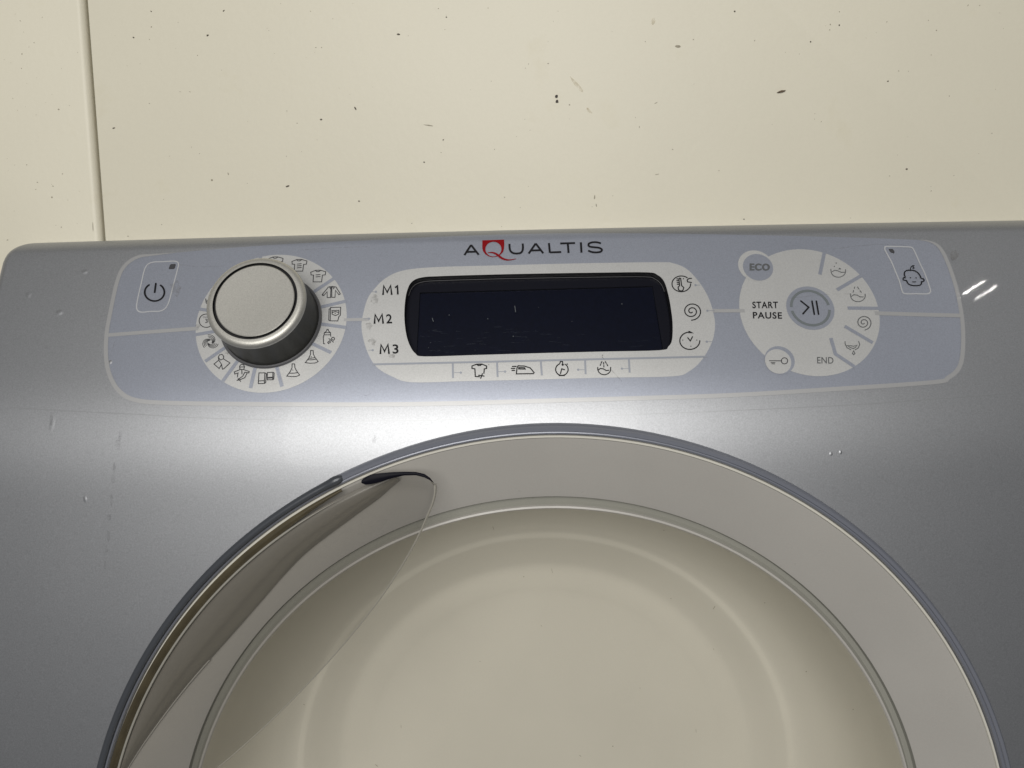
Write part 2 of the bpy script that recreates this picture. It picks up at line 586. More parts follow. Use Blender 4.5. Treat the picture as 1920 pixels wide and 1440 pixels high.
# ================================================================== cream panels behind
PY = 0.0795            # front of the wide panel
def seam_x(u, v, y):
    d = fw + rt * ((u - 960) / FOC) - up * ((v - 720) / FOC)
    t = (y - CAM.y) / d.y
    return CAM + d * t
SX = 0.5 * (seam_x(163, 5, PY).x + seam_x(196.5, 440, PY).x)
PZ0 = Z3 + 0.0004

def board(name, outline, y0, th, label, round_edge=None, bev=0.0008):
    """upright board cut from an (x, z) outline; round_edge = x of an upright edge that is rolled over"""
    bm = bmesh.new()
    fr = [bm.verts.new((x, y0, z)) for x, z in outline]
    bk = [bm.verts.new((x, y0 + th, z)) for x, z in outline]
    n = len(outline)
    bm.faces.new(fr); bm.faces.new(bk[::-1])
    for i in range(n):
        bm.faces.new([fr[i], bk[i], bk[(i + 1) % n], fr[(i + 1) % n]])
    bmesh.ops.recalc_face_normals(bm, faces=bm.faces)
    if round_edge is not None:
        ed = [e for e in bm.edges if all(abs(v.co.x - round_edge) < 1e-5 and abs(v.co.y - y0) < 1e-5 for v in e.verts)]
        bmesh.ops.bevel(bm, geom=ed, offset=0.0040, segments=8, affect='EDGES', profile=0.5)
    else:
        ed = [e for e in bm.edges if all(abs(v.co.y - y0) < 1e-5 for v in e.verts)]
        bmesh.ops.bevel(bm, geom=ed, offset=bev, segments=3, affect='EDGES', profile=0.5)
    for f in bm.faces: f.smooth = True
    me = bpy.data.meshes.new(name)
    bm.to_mesh(me); bm.free()
    o = add_obj(name, me, M['panel'])
    me.set_sharp_from_angle(angle=R(35))
    o['label'] = label; o['category'] = 'panel'
    return o

def corner(sg):                                # follows the machine's rounded top corner, 3 mm off
    cx, cz, rr = X0 + sg * (W - RC), Z3 - RC, RC + 0.0004
    return [(cx + sg * rr * math.cos(R(t)), cz + rr * math.sin(R(t))) for t in range(0, 91, 15)]
wide = board('cream_panel', [(SX, PZ0), *[(x, max(z, 0.15)) for x, z in corner(1)[::-1]], (X0 + W + 0.0004, 0.15), (0.75, 0.15), (0.75, 1.30), (SX, 1.30)], PY, 0.016,
             'wide cream painted panel standing above the washing machine, flecked with dark specks')
SY = PY + 0.0004
side = board('cream_panel', [(-0.75, 0.15), (X0 - W - 0.0004, 0.15), *corner(-1), (SX - 0.0026, PZ0), (SX - 0.0026, 1.30), (-0.75, 1.30)], SY, 0.016,
             'narrow strip of cream panel with rounded edge at the far left', round_edge=SX - 0.0026)

def speck_poly(u, v, ru, rv, ang, y, n=8, off=0.00012):
    pts = []
    for k in range(n):
        t = 2 * PI * k / n
        rr = random.uniform(0.75, 1.2)
        x, z = ru * rr * math.cos(t), rv * rr * math.sin(t)
        x, z = x * math.cos(ang) - z * math.sin(ang), x * math.sin(ang) + z * math.cos(ang)
        pts.append(seam_x(u + x, v + z, y - off))
    return pts

def speck_mesh(items, y, name, mat, parent, kind=None, thick=0.0):
    vs, fs = [], []
    for (u, v, ru, rv, ang) in items:
        p = speck_poly(u, v, ru * .88, rv * .88, R(ang), y, off=0.00012 + thick)
        b = len(vs)
        vs += p
        fs.append([b + k for k in range(len(p))][::-1])
        if thick:
            q = speck_poly(u, v, ru, rv, R(ang), y, off=0.00002)
            q = [Vector((a.x, b_.y, a.z)) for a, b_ in zip(p, q)]
            b2 = len(vs); vs += q
            n = len(p)
            fs += [[b + k, b + (k + 1) % n, b2 + (k + 1) % n, b2 + k] for k in range(n)]
    me = mesh_from(name, vs, fs, smooth=False)
    bm = bmesh.new(); bm.from_mesh(me)
    for f in bm.faces:
        if abs(f.normal.y) > .5 and f.normal.y > 0: f.normal_flip()
    bm.to_mesh(me); bm.free()
    return add_obj(name, me, mat, parent, kind)

dark = [(250, 70, 2.2, 1.5, 10), (389, 66, 2.6, 1.7, -25), (747, 64, 3.2, 1.6, 0), (602, 224, 2.2, 1.8, 0), (666, 203, 3.6, 1.6, 60),
        (539, 349, 4.6, 1.5, -20), (673, 377, 1.8, 1.6, 0), (795, 304, 1.7, 1.7, 0), (831, 262, 1.6, 1.2, 120), (837, 32, 1.4, 1.2, 0),
        (213, 240, 3.2, 1.3, -15), (1574, 47, 1.7, 1.4, 0), (1520, 78, 1.3, 1.8, 0), (1378, 21, 1.8, 1.8, 0), (1700, 317, 2.2, 1.6, 0),
        (1395, 411, 1.6, 1.2, 0), (1665, 152, 1.7, 1.2, 0), (283, 21, 1.6, 1.1, 40), (419, 20, 2.6, 0.9, -40)]
soft = [(428, 326, 2.8, 1.1, 70), (592, 89, 1.5, 1, 0), (603, 89, 1.4, 1, 0), (280, 194, 1.3, 1, 0), (538, 208, 1.2, 1, 0), (827, 286, 1.2, 1, 0),
        (927, 280, 1.3, 1, 0), (946, 370, 1.6, 1, 40), (240, 443, 1.8, 1, 0), (303, 421, 1.3, 1, 0), (772, 419, 1.4, 1, 0), (915, 15, 1.3, 1, 0),
        (822, 16, 1.2, 1, 0), (582, 21, 1.8, .8, 50), (1271, 87, 5.5, 3.2, 5), (1557, 46, 1.2, 1.6, 0), (1556, 56, 1.2, 1.2, 0), (1574, 22, 1.2, 1.2, 0),
        (1663, 41, 1.6, .9, -40), (1741, 38, 1.2, 1, 0), (1746, 103, 1.4, 1, 0), (1746, 358, 1.8, 1, -30), (1348, 320, 1.3, 1, 0), (1261, 280, 2, 1, 30),
        (1199, 238, 2.2, 1, 100), (1230, 193, 3.4, 0.9, -25), (1232, 327, 4.2, 0.8, -10), (1028, 119, 2, 1, -10), (991, 120, 1.2, 1, 0), (1300, 74, 1.4, 1.2, 0),
        (1210, 78, 1.2, 1, 0), (1415, 76, 1.8, .8, -50), (1540, 228, 1.8, .8, -40), (1685, 133, 1.4, 1, 0), (804, 235, 11, 1.0, 8), (1815, 10, 2.2, .8, -45),
        (1837, 10, 1.4, .9, -45), (537, 293, 1.2, .8, 0), (374, 288, 1.2, .8, 0), (1668, 330, 1.3, .9, 0), (1780, 180, 1.3, .9, 20), (1860, 250, 1.3, .9, 0),
        (1115, 370, 1.6, 5, 5), (1118, 385, 1.3, 4, -8), (356, 172, 2.6, .6, 20), (338, 172, 2.2, .5, 10)]
for _ in range(60):
    soft.append((random.uniform(215, 1915), random.uniform(5, 415), random.uniform(.5, 1.1), random.uniform(.4, .8), random.uniform(0, 180)))
lsoft = [(110, 205, 2, 1.6, 0), (41, 101, 1.6, 1.3, 0), (40, 128, 1, 1, 0), (64, 80, 1.2, 1, 0), (50, 309, 1.3, 1.2, 0), (70, 342, 1.5, 1.2, 0), (99, 349, 2, 1, 0),
         (117, 326, 1.3, 1.2, 60), (115, 426, 1.2, 1.4, 0), (174, 425, .8, 9, -3), (38, 39, 1.6, .7, 30), (67, 355, 1.3, .9, 0), (14, 450, 2, 1, 0)]
for _ in range(25):
    lsoft.append((random.uniform(5, 150), random.uniform(5, 430), random.uniform(.5, 1.0), random.uniform(.4, .8), random.uniform(0, 180)))
speck_mesh(dark, PY, 'dark_specks', M['speck'], wide, 'stuff', 0.0002)
speck_mesh(soft, PY, 'faint_specks', M['speck_soft'], wide, 'stuff')
speck_mesh(lsoft, SY, 'faint_specks', M['speck_soft'], side, 'stuff')
speck_mesh([(1043.5, 180, 3.0, 3.4, 10)], PY, 'chip', M['chip'], wide, None, 0.0006)
speck_mesh([(1044.5, 189.5, 3.4, 3.0, 0)], PY, 'chip', M['chip'], wide, None, 0.0006)
speck_mesh([(1465.5, 171, 9.0, 2.0, -14)], PY, 'sliver', M['sliver'], wide, None, 0.0009)
for it in [(1082, 160, 22, 5, 52), (1105, 208, 9, 3, 50), (1225, 40, 4, 10, 5)]:
    speck_mesh([it], PY, 'smear', M['smear'], wide)

# ================================================================== washing machine
wm = thing('washing_machine', 'silver washing machine with lavender control panel, silver knob and large round beige door', 'washing machine', (X0, 0.25, 0.0))

# door centre
XD, RD = 0.0165, 0.2485
ZD = 0.741 - RD

def z_to_s(z):
    k = min(range(len(TAB)), key=lambda i: abs(TAB[i][1] - z))
    return SB + k * DS + (z - TAB[k][1])

# ---- display outline (surface coordinates)
disp_px = [(791, 520.5), (830, 518), (930, 515), (1030, 513), (1130, 511.5), (1213, 511), (1232, 515.5), (1245, 528), (1253, 553), (1258, 580), (1261, 607),
           (1260, 637), (1253, 650), (1237, 657), (1130, 659.5), (1010, 662.5), (890, 666), (796, 668.6), (779, 663), (769, 649), (762, 628), (758.5, 600), (759, 572),
           (763, 547), (772, 529)]
disp = smooth_pts([px(*p) for p in disp_px], True, 4)

# ---- front shell with openings for door and display
hole_door = []
for k in range(128):
    t = 2 * PI * k / 128
    hole_door.append((XD - X0 + (RD - 0.004) * math.cos(t), z_to_s(ZD + (RD - 0.004) * math.sin(t))))
E = 0.42
S0 = -0.66
S1 = L3 + 0.42
av = [-W - E, -W - 0.1, -W - 0.02, -W] + [-W + RS * (1 - math.cos(PI / 2 * k / 8)) for k in range(1, 9)]
av += [-W + RS + (2 * (W - RS)) * k / 44 for k in range(1, 44)]
av += [-x for x in av[:12]][::-1]
sv = [S0 + (0 - S0) * k / 40 for k in range(40)]
sv += [0.06 * k / 16 for k in range(16)] + [-0.003 - 0.004 * k for k in range(14)]
sv += [0.06 + (L2 - 0.06) * k / 6 for k in range(6)]
sv += [L2 + (L3 - L2) * k / 14 for k in range(15)] + [L3 + 0.02, L3 + 0.1, S1]
# corner rows for the rounded top corners
sv += [L2 - 0.002, L2 - 0.005]
sv = sorted(sv)
outer = [(a, sv[0]) for a in av] + [(av[-1], s) for s in sv[1:]] + [(a, sv[-1]) for a in av[-2::-1]] + [(av[0], s) for s in sv[-2:0:-1]]
def near_loop(p, loop, d):
    return any((p[0] - q[0]) ** 2 + (p[1] - q[1]) ** 2 < d * d for q in loop)
grid = []
for a in av[1:-1]:
    for s in sv[1:-1]:
        if inside((a, s), hole_door) or inside((a, s), disp): continue
        if near_loop((a, s), hole_door, 0.0012) or near_loop((a, s), disp, 0.0012): continue
        grid.append((a, s))
v2, t2 = triangulate(outer, [hole_door, disp], grid)
vs, fs, ns = lay(v2, t2, 0.0)
shell = add_obj('front_shell', mesh_from('front_shell', vs, fs, ns), M['silver'], wm)

# ---- moulded seam line, stains, blisters and scuffs on the shell
seam_pts = smooth_pts([px(*p) for p in [(22, 764), (120, 770), (260, 777), (362, 783), (560, 788), (757, 789), (900, 785), (1100, 780), (1300, 773), (1582, 760), (1760, 748), (1900, 738)]], n=8)
Print().stroke(seam_pts, 0.00030, 0.00004).build('seam_line', M['seam'], shell)
def blob(u, v, ru, rv, jag=0.3, n=12):
    p = []
    for k in range(n):
        t = 2 * PI * k / n
        q = 1 + random.uniform(-jag, jag)
        p.append(px(u + ru * q * math.cos(t), v + rv * q * math.sin(t)))
    return p
for (u, v, ru, rv) in [(226, 815, 3, 5), (221, 834, 5, 8), (224, 824, 2.5, 9), (215, 878, 3, 9), (213, 898, 4.5, 8), (209, 935, 3, 12), (205, 970, 4, 7), (203, 1005, 3, 12),
                       (200, 1030, 3, 6), (197, 1060, 2.5, 10), (702, 826, 3.5, 4), (703, 819, 2, 3), (320, 1129, 3, 2.4), (159, 932, 3, 6), (87, 652, 3.2, 2), (96, 785, 3, 14)]:
    Print().poly(blob(u, v, ru, rv), h=0.00008 + 0.000006 * (int(v) % 8)).build('stain', M['stain'], shell)

def blister(u, v, ru, rv, hgt, ang=0.0):
    a0, s0 = px(u, v)
    rings, seg = 5, 18
    vs, fs = [on(a0, s0, hgt)[0]], []
    for r_ in range(1, rings + 1):
        q = r_ / rings
        for k in range(seg):
            t = 2 * PI * k / seg
            x, y = ru * PXM * q * math.cos(t), rv * PXM * q * math.sin(t)
            x, y = x * math.cos(ang) - y * math.sin(ang), x * math.sin(ang) + y * math.cos(ang)
            vs.append(on(a0 + x, s0 + y, hgt * (0.5 + 0.5 * math.cos(PI * q)) + 0.00002)[0])
    for k in range(seg):
        fs.append([0, 1 + k, 1 + (k + 1) % seg])
        for r_ in range(rings - 1):
            b = 1 + r_ * seg
            fs.append([b + k, b + seg + k, b + seg + (k + 1) % seg, b + (k + 1) % seg])
    return vs, fs
for (u, v, ru, rv, hg, an) in [(112, 586, 9, 7, 0.00022, 0), (54, 553, 7, 9, 0.00014, .3), (159, 510, 8, 6, 0.00018, .2), (98, 795, 6, 20, 0.00006, -.1), (1558, 851, 3.5, 4, 0.00018, 0),
                               (1576, 848, 3, 4, 0.00025, .2), (160, 936, 4, 7, 0.00015, 0), (207, 679, 6, 7, 0.00022, 0)]:
    b_v, b_f = blister(u, v, ru, rv, hg, an)
    add_obj('blister', mesh_from('blister', b_v, b_f), M['silver'], shell)

# ---- lavender control film with pale border
def PX(l): return [px(*p) for p in l]
border_open = [(330, 474), (290, 478), (259, 482), (235, 498), (221, 525), (208, 582), (200, 629), (200, 677), (210, 713), (229, 738), (258, 751), (315, 755.5), (451, 757.5), (694, 758.5),
               (860, 756), (1020, 751.5), (1200, 746.5), (1372, 741), (1551, 730.5), (1748, 717), (1778, 708), (1798, 689), (1805, 656), (1804, 601), (1793, 541), (1776, 491), (1761, 464), (1744, 453.5), (1722, 450)]
top_edge = [(1560, 444.5), (1340, 439.5), (1150, 437.5), (1000, 438.5), (850, 443), (694, 450.5), (494, 460.5)]
film_loop = smooth_pts(PX(border_open + top_edge), True, 4)
H1, H2, H3, H4, H5 = 0.00010, 0.00020, 0.00030, 0.00040, 0.00050
film = Print().poly(film_loop, [disp], h=H1, step=0.009, extra=[(-0.26 + 0.0051 * i, L2 - 0.003 + 0.0011 * k) for i in range(103) for k in range(16)]).build('control_panel', M['film'], wm)
bo = smooth_pts(PX(border_open), n=6)
Print().stroke(bo, 0, H2, cap=False, widths=[7.8 * PXM * min(1, .05 + i / 14, .05 + (len(bo) - 1 - i) / 14) for i in range(len(bo))]).build('panel_border', M['line'], film)
for pts, wd in (([(204, 628.5), (290, 622), (372, 616)], 7.5), ([(645, 600), (668, 599.5), (692, 599)], 6), ([(1336, 583), (1365, 583), (1396, 583)], 7), ([(1640, 587.5), (1720, 590), (1801, 592)], 8)):
    Print().stroke(PX(pts), wd * PXM, H2 + 0.00004, cap=False).build('dividing_line', M['line'], film)

# ---- brand lettering
Z4 = (860, 440, 6.857)
br = Print()
bw = 3.9 * PXM
for pts in ([(75, 266), (160, 136)], [(160, 136), (258, 262)], [(108, 226), (232, 222)]):
    br.stroke(zp(pts, *Z4), bw, H4, cap=False)
br.stroke(smooth_pts(zp([(653, 122), (656, 180), (670, 218), (702, 241), (745, 246), (792, 239), (817, 216), (826, 175), (823, 118)], *Z4), n=5), bw, H4, cap=False)
for pts in ([(900, 247), (990, 117)], [(990, 117), (1087, 243)], [(936, 208), (1062, 203)], [(1160, 112), (1172, 236)], [(1172, 232), (1318, 227)],
            [(1305, 117), (1495, 112)], [(1402, 114), (1412, 239)], [(1570, 103), (1578, 235)]):
    br.stroke(zp(pts, *Z4), bw, H4, cap=False)
br.stroke(smooth_pts(zp([(1828, 116), (1780, 102), (1720, 102), (1678, 116), (1668, 138), (1688, 158), (1745, 166), (1800, 172), (1836, 190), (1838, 210), (1815, 226), (1765, 232), (1710, 226), (1664, 208)], *Z4), n=5), bw, H4, cap=False)
br.build('brand_lettering', M['ink'], film)
q = Print()
inner = zp([(447 + 103 * math.cos(2 * PI * k / 28), 190 + 95 * math.sin(2 * PI * k / 28)) for k in range(28)], *Z4)
q.poly(zp([(305, 78), (445, 73), (585, 68), (586, 130), (583, 185), (570, 228), (535, 263), (485, 287), (432, 294), (382, 281), (340, 252), (313, 215), (304, 180), (304, 130)], *Z4), [inner], h=H4, step=0.004)
tl = smooth_pts(zp([(372, 237), (425, 234), (470, 246), (510, 272), (550, 303), (600, 324), (655, 329), (740, 314)], *Z4), n=4)
q.stroke(tl, 0, H4 + 0.00003, cap=False, widths=[PXM * 4.2 * math.sin(PI * (0.06 + 0.9 * i / (len(tl) - 1))) + 0.00006 for i in range(len(tl))])
q.build('brand_letter', M['red'], film)

# ---- power button (left) and child button (right)
Z1z = (180, 420, 3.692)
pb = Print().stroke(smooth_pts(zp([(385, 268), (470, 262), (548, 259), (572, 277), (563, 325), (535, 430), (500, 555), (455, 601), (380, 606), (312, 611), (284, 588), (288, 530), (315, 410), (342, 305)], *Z1z), True, 5),
                    2.3 * PXM, H2, closed=True).build('power_button', M['button'], wm)
Print().poly(zp([(520, 279), (548, 277), (554, 283), (546, 308), (538, 313), (508, 314), (504, 308), (513, 285)], *Z1z), h=H2).build('indicator', M['led'], pb)
ps = Print()
ps.stroke(zp([(407 + 68 * math.sin(R(t)), 474 - 61 * math.cos(R(t))) for t in range(38, 330, 8)], *Z1z), 3.3 * PXM, H4)
ps.stroke(zp([(416, 414), (408, 474)], *Z1z), 3.4 * PXM, H4)
ps.build('power_symbol', M['ink'], pb)

Zb = (1640, 450, 12.0)
cb = Print().stroke(smooth_pts(zp([(250, 150), (420, 150), (760, 160), (855, 195), (930, 340), (1020, 545), (1120, 750), (1245, 1110), (1235, 1185), (1170, 1215), (920, 1213), (690, 1211), (620, 1165),
                                   (560, 950), (475, 740), (375, 500), (235, 240), (225, 180)], *Zb), True, 5), 2.6 * PXM, H2, closed=True).build('child_button', M['button'], wm)
Print().poly(zp([(305, 203), (400, 203), (440, 255), (445, 290), (425, 305), (355, 285)], *Zb), h=H2).build('indicator', M['led'], cb)
cs = Print()
cs.stroke(smooth_pts(zp([(690, 705), (745, 688), (870, 692), (950, 730), (1010, 800), (1040, 868), (1088, 880), (1105, 918), (1075, 945), (1045, 945), (1046, 985), (1010, 1024), (930, 1032), (850, 1030), (770, 1005), (730, 962), (705, 918), (650, 908), (634, 880), (650, 852), (682, 855), (662, 785), (668, 735)], *Zb), True, 4), 2.3 * PXM, H4, closed=True)
cs.stroke(zp([(800, 690), (798, 645), (815, 615)], *Zb), 1.4 * PXM, H4)
cs.stroke(zp([(815, 610), (845, 585), (885, 580), (850, 612), (885, 640), (850, 645)], *Zb), 1.6 * PXM, H4)
cs.stroke(zp([(845, 948), (920, 948)], *Zb), 1.5 * PXM, H4)
for e in ((797, 855), (928, 857)):
    cs.disc(px(1640 + e[0] / 12, 450 + e[1] / 12), 1.2 * PXM, H4)
cs.build('baby_face_symbol', M['ink'], cb)

# ---- programme ring with symbols
RC0 = px(508.5, 602.5)
RR = 0.0409
ring = Print().poly([(RC0[0] + RR * math.cos(2 * PI * k / 96), RC0[1] + RR * math.sin(2 * PI * k / 96)) for k in range(96)], h=H2, step=0.006).build('program_ring', M['light'], wm)
for g in ([(488, 478), (490, 500)], [(627, 522), (588, 548)], [(649, 565), (598, 577)], [(650, 614.5), (596, 607)], [(621, 661.5), (578, 641)], [(529, 725), (517, 680)], [(470, 728), (480, 684)],
          [(418, 715), (446, 677)], [(385, 678), (424, 651)], [(367, 628), (412, 620)], [(370, 579), (400, 584)]):
    Print().stroke(PX(g), 6.5 * PXM, H3, cap=False).build('ring_gap', M['film'], ring)
ZA, ZBz, ZC = (360, 540, 7.2), (480, 470, 10.283), (480, 600, 10.283)
IW = 1.45 * PXM
def icon(name, z, strokes, parent, mat='ink_soft', wdt=IW, dots=(), curved=True):
    p = Print()
    for s in strokes:
        closed = s[0] == s[-1] and len(s) > 2
        base = s[:-1] if closed else s
        pts = zp(base, *z)
        p.stroke(pts, wdt, H4, closed=closed)
    for (x, y, r_) in dots:
        p.disc(px(z[0] + x / z[1 + 1], z[1] + y / z[2]), r_ * PXM, H4, 8)
    return p.build(name, M[mat], parent)
def shirt(cx, cy, lines):
    b = [(-135, -30), (-140, -60), (-50, -95), (-30, -75), (0, -70), (30, -80), (50, -98), (150, -70), (140, -10), (85, -5), (70, 125), (-95, 125), (-85, -5), (-135, -10), (-135, -30)]
    b = [(cx + x, cy + y) for x, y in b]
    out = [b, [(cx - 45, cy - 98), (cx + 50, cy - 100)]]
    for y in lines: out.append([(cx - 38, cy + y), (cx + 42, cy + y - 8)])
    return out
icon('shirt_symbol', ZBz, shirt(375, 225, []), ring)
icon('shirt_symbol', ZBz, shirt(835, 275, [-10, 26, 62]), ring)
icon('shirt_symbol', ZBz, shirt(1198, 482, [-8, 30]), ring)
icon('jacket_symbol', ZBz, [[(1385, 780), (1285, 840), (1310, 872), (1385, 790)][1:3] + [(1375, 795), (1375, 910), (1440, 910), (1448, 700), (1400, 705), (1278, 855), (1290, 872)],
                            [(1465, 700), (1462, 905), (1525, 905), (1535, 770), (1600, 855), (1628, 838), (1545, 705), (1480, 695), (1400, 705)], [(1420, 700), (1438, 740)], [(1480, 700), (1500, 740), (1515, 705)]], ring)
icon('jeans_symbol', ZBz, [[(1440, 1100), (1635, 1095), (1630, 1250), (1600, 1275), (1580, 1360), (1432, 1358), (1440, 1100)], [(1440, 1120), (1412, 1130), (1405, 1345), (1432, 1358)],
                           [(1468, 1160), (1600, 1155), (1600, 1225), (1535, 1258), (1472, 1230), (1468, 1160)], [(1480, 1195), (1530, 1180), (1590, 1195)]], ring, dots=[(1530, 1215, 1.0)])
icon('bottle_symbol', ZC, [[(1330, 465), (1305, 462), (1300, 330), (1315, 292), (1440, 290), (1445, 320)], [(1315, 290), (1320, 250), (1440, 248), (1440, 290)], [(1330, 246), (1365, 215), (1372, 185), (1395, 185), (1400, 215), (1435, 246)],
                           [(1408, 365), (1495, 432)], [(1385, 440), (1420, 405), (1440, 430), (1400, 460), (1385, 440)], [(1455, 375), (1470, 340), (1505, 340), (1520, 370), (1495, 398), (1455, 375)]], ring)
def flask(cx, cy, two):
    o = [[(cx - 28, cy - 120), (cx + 22, cy - 118), (cx + 25, cy - 50), (cx + 55, cy + 10), (cx + 118, cy + 95), (cx + 60, cy + 122), (cx - 40, cy + 126), (cx - 130, cy + 115), (cx - 65, cy + 30), (cx - 30, cy - 40), (cx - 28, cy - 120)],
         [(cx - 85, cy + 60), (cx, cy + 60), (cx + 85, cy + 48)]]
    if two: o.append([(cx - 60, cy + 32), (cx, cy + 26), (cx + 60, cy + 16)])
    return o
icon('flask_symbol', ZC, flask(1083, 712, True), ring, dots=[(1070, 712, .9)])
icon('flask_symbol', ZC, flask(727, 970, False), ring, dots=[(713, 968, .9)])
icon('towels_symbol', ZC, [[(60, 1025), (175, 1022), (165, 1228), (48, 1230), (60, 1025)], [(175, 1022), (205, 1040), (190, 1210), (165, 1228)], [(55, 1180), (165, 1172)],
                           [(222, 1018), (330, 1012), (325, 1155), (222, 1158), (222, 1018)], [(330, 1012), (355, 1025), (345, 1145), (325, 1155)], [(225, 1112), (322, 1105)], [(225, 1125), (322, 1120)]], ring)
icon('baby_suit_symbol', ZA, [[(650, 1100), (645, 1060), (665, 1035), (700, 1040), (712, 1070), (700, 1105), (650, 1100)], [(655, 1070), (705, 1068)], [(650, 1105), (575, 1135), (580, 1165), (625, 1150), (615, 1205)],
                              [(700, 1105), (775, 1130), (770, 1150), (715, 1140)], [(675, 1110), (678, 1165)], [(715, 1140), (690, 1190), (625, 1240), (640, 1245), (715, 1215), (745, 1155)], [(610, 1250), (650, 1242)], [(625, 1225), (660, 1265)]], ring)
icon('ribbon_symbol', ZA, [[(415, 1100), (400, 1030), (365, 980), (358, 935), (375, 905), (410, 900), (432, 925), (428, 960), (515, 1015), (430, 1095), (415, 1100)], [(355, 985), (300, 1030), (370, 1090), (400, 1040)], [(365, 945), (385, 975), (425, 960)]], ring)
wl = []
for g in range(3):
    for k in range(4):
        pts = []
        for j in range(10):
            f_ = j / 9
            ang = R(120 * g + 15 + (135 - 10 * k) * f_)
            r_ = (112 - 22 * k) * (1 - f_ ** 1.5) + 26 * f_ ** 1.5
            pts.append((248 + r_ * math.cos(ang), 735 + .92 * r_ * math.sin(ang)))
        wl.append(pts)
icon('wool_symbol', ZA, wl, ring, wdt=1.0 * PXM)
mixp = Print()
mixp.stroke(zp([(195 + 95 * math.cos(R(t)), 445 + 90 * math.sin(R(t))) for t in range(35, 320, 10)], *ZA), IW, H4)
mixp.disc(px(360 + 290 / 7.2, 540 + 490 / 7.2), 1.7 * PXM, H4)
mixp.text('30', 385, 598.5, 397, 606, 0, H4, 0.004)
mixp.build('quick_wash_symbol', M['ink_soft'], ring)
Print().text('mix', 381, 592.5, 391.5, 597, -0.04, H4).build('quick_wash_lettering', M['faded'], ring)
icon('rinse_symbol', ZA, [[(188, 150), (195, 205), (250, 242), (300, 240)], [(195, 185), (225, 165), (265, 155)], [(280, 55), (262, 90)], [(248, 105), (235, 128)]], ring)

# ---- programme knob
ka, ks = RC0
kp, kn = on(ka, ks, H2)
ua = (F(ka + .001, ks) - F(ka, ks)).normalized()
us = kn.cross(ua).normalized()
HK = 0.0245
knob = lathe('program_knob', [(0.0262, 0.0006), (0.0262, 0.0012), (0.0257, 0.0030), (0.0254, HK - 0.0036)], kp, kn, us, M['knob_side'], wm, 112)
lathe('knob_base', [(0.0276, 0.0), (0.0276, 0.0006), (0.0271, 0.0012), (0.0262, 0.0012), (0.0261, 0.0007)], kp, kn, us, M['knob_ring'], knob, 112)
cap = [(0.0254, HK - 0.0036), (0.0256, HK - 0.0030)] + [(0.0228 + 0.0028 * math.cos(t), HK - 0.0028 + 0.0026 * math.sin(t)) for t in [PI / 2 * k / 7 for k in range(8)]] + [(0.0217, HK - 0.0002)]
lathe('knob_edge', cap, kp, kn, us, M['knob'], knob, 112)
lathe('knob_groove', [(0.0217, HK - 0.0002), (0.0216, HK - 0.0016), (0.0203, HK - 0.0016), (0.0202, HK - 0.0002)], kp, kn, us, M['black'], knob, 112)
lathe('knob_face', [(0.0202, HK - 0.0002), (0.0198, HK + 0.0001), (0.014, HK - 0.0001), (0.007, HK - 0.0003), (0.0, HK - 0.00035)], kp, kn, us, M['knob'], knob, 112)

# ---- display surround (pale pill) with symbols
pill_px = [(678, 615), (682, 585), (690, 559), (703, 541), (723, 522), (754, 508), (810, 501.5), (930, 498), (1090, 494), (1235, 492), (1262, 494), (1288, 505), (1312, 531), (1329, 560), (1338, 590), (1340.5, 612),
           (1335, 641), (1316, 675), (1291, 697), (1260, 706), (1130, 708.5), (1000, 712), (870, 715), (772, 717), (735, 706), (705, 687), (687, 655)]
pill = Print().poly(smooth_pts(PX(pill_px), True, 5), [disp], h=H2, step=0.008).build('display_surround', M['light'], wm)
for g, wd in (([(697.5, 683.5), (900, 679), (1110, 674), (1326, 669)], 3.6),):
    Print().stroke(PX(g), wd * PXM, H3, cap=False).build('surround_line', M['faint'], pill)
for g in ([(849, 682), (849.5, 709)], [(932, 680), (933, 707)], [(1014, 678), (1016, 704)], [(1097, 676), (1098, 702)], [(1179, 674), (1180.5, 699)]):
    Print().stroke(PX(g), 3.4 * PXM, H3 + 0.00002, cap=False).build('surround_tick', M['faint'], pill)
for (u, v, du) in [(864, 699, -12), (947, 697, -12), (1084, 693.5, 12), (1166, 691.5, 12), (1304, 535, 8), (1326, 583, 14), (1325, 641, 10), (705, 547.5, -8), (692, 598, -10), (699, 657, -8)]:
    dp = Print().disc(px(u, v), 2.2 * PXM, H3 + 0.00003, 10)
    dp.stroke(PX([(u, v), (u + du, v)]), 1.0 * PXM, H3 + 0.00002)
    dp.build('indicator_dot', M['faint'], pill)
for tx, (a_, b_, c_, d_) in {'M1': (716, 536, 747.5, 553.3), 'M2': (700, 590, 735, 607.3), 'M3': (711, 646.5, 747, 664)}.items():
    lt = Print().stroke(PX([(a_ + 2.4, d_ + .3), (a_ + 1.6 + 2, b_ + .3), (a_ + 10.2, d_ - 4.5), (a_ + 16.6, b_), (a_ + 18.6, d_)]), 3.4 * PXM, H4, cap=False)
    if tx == 'M1':
        lt.stroke(PX([(c_ - 6.5, b_ + 4), (c_ - 2.2, b_ + .6), (c_ - 1.4, d_ - .6)]), 3.4 * PXM, H4, cap=False)
    else:
        lt.text(tx[1], c_ - 11, b_ - .4, c_, d_ - .4, -0.012, H4, 0.016, lean=0.5)
    lt.build('memory_lettering', M['ink'], pill)
Z5 = (860, 660, 6.4)
icon('shirt_symbol', Z5, [[(250, 300), (200, 296), (195, 205), (160, 198), (160, 170), (215, 150), (235, 165), (262, 163), (278, 148), (335, 170), (335, 200), (308, 205), (303, 258)], [(215, 150), (278, 148)], [(240, 282), (305, 292)], [(285, 262), (265, 318)]], pill, 'ink', 2.0 * PXM, dots=[(362, 156, .8)])
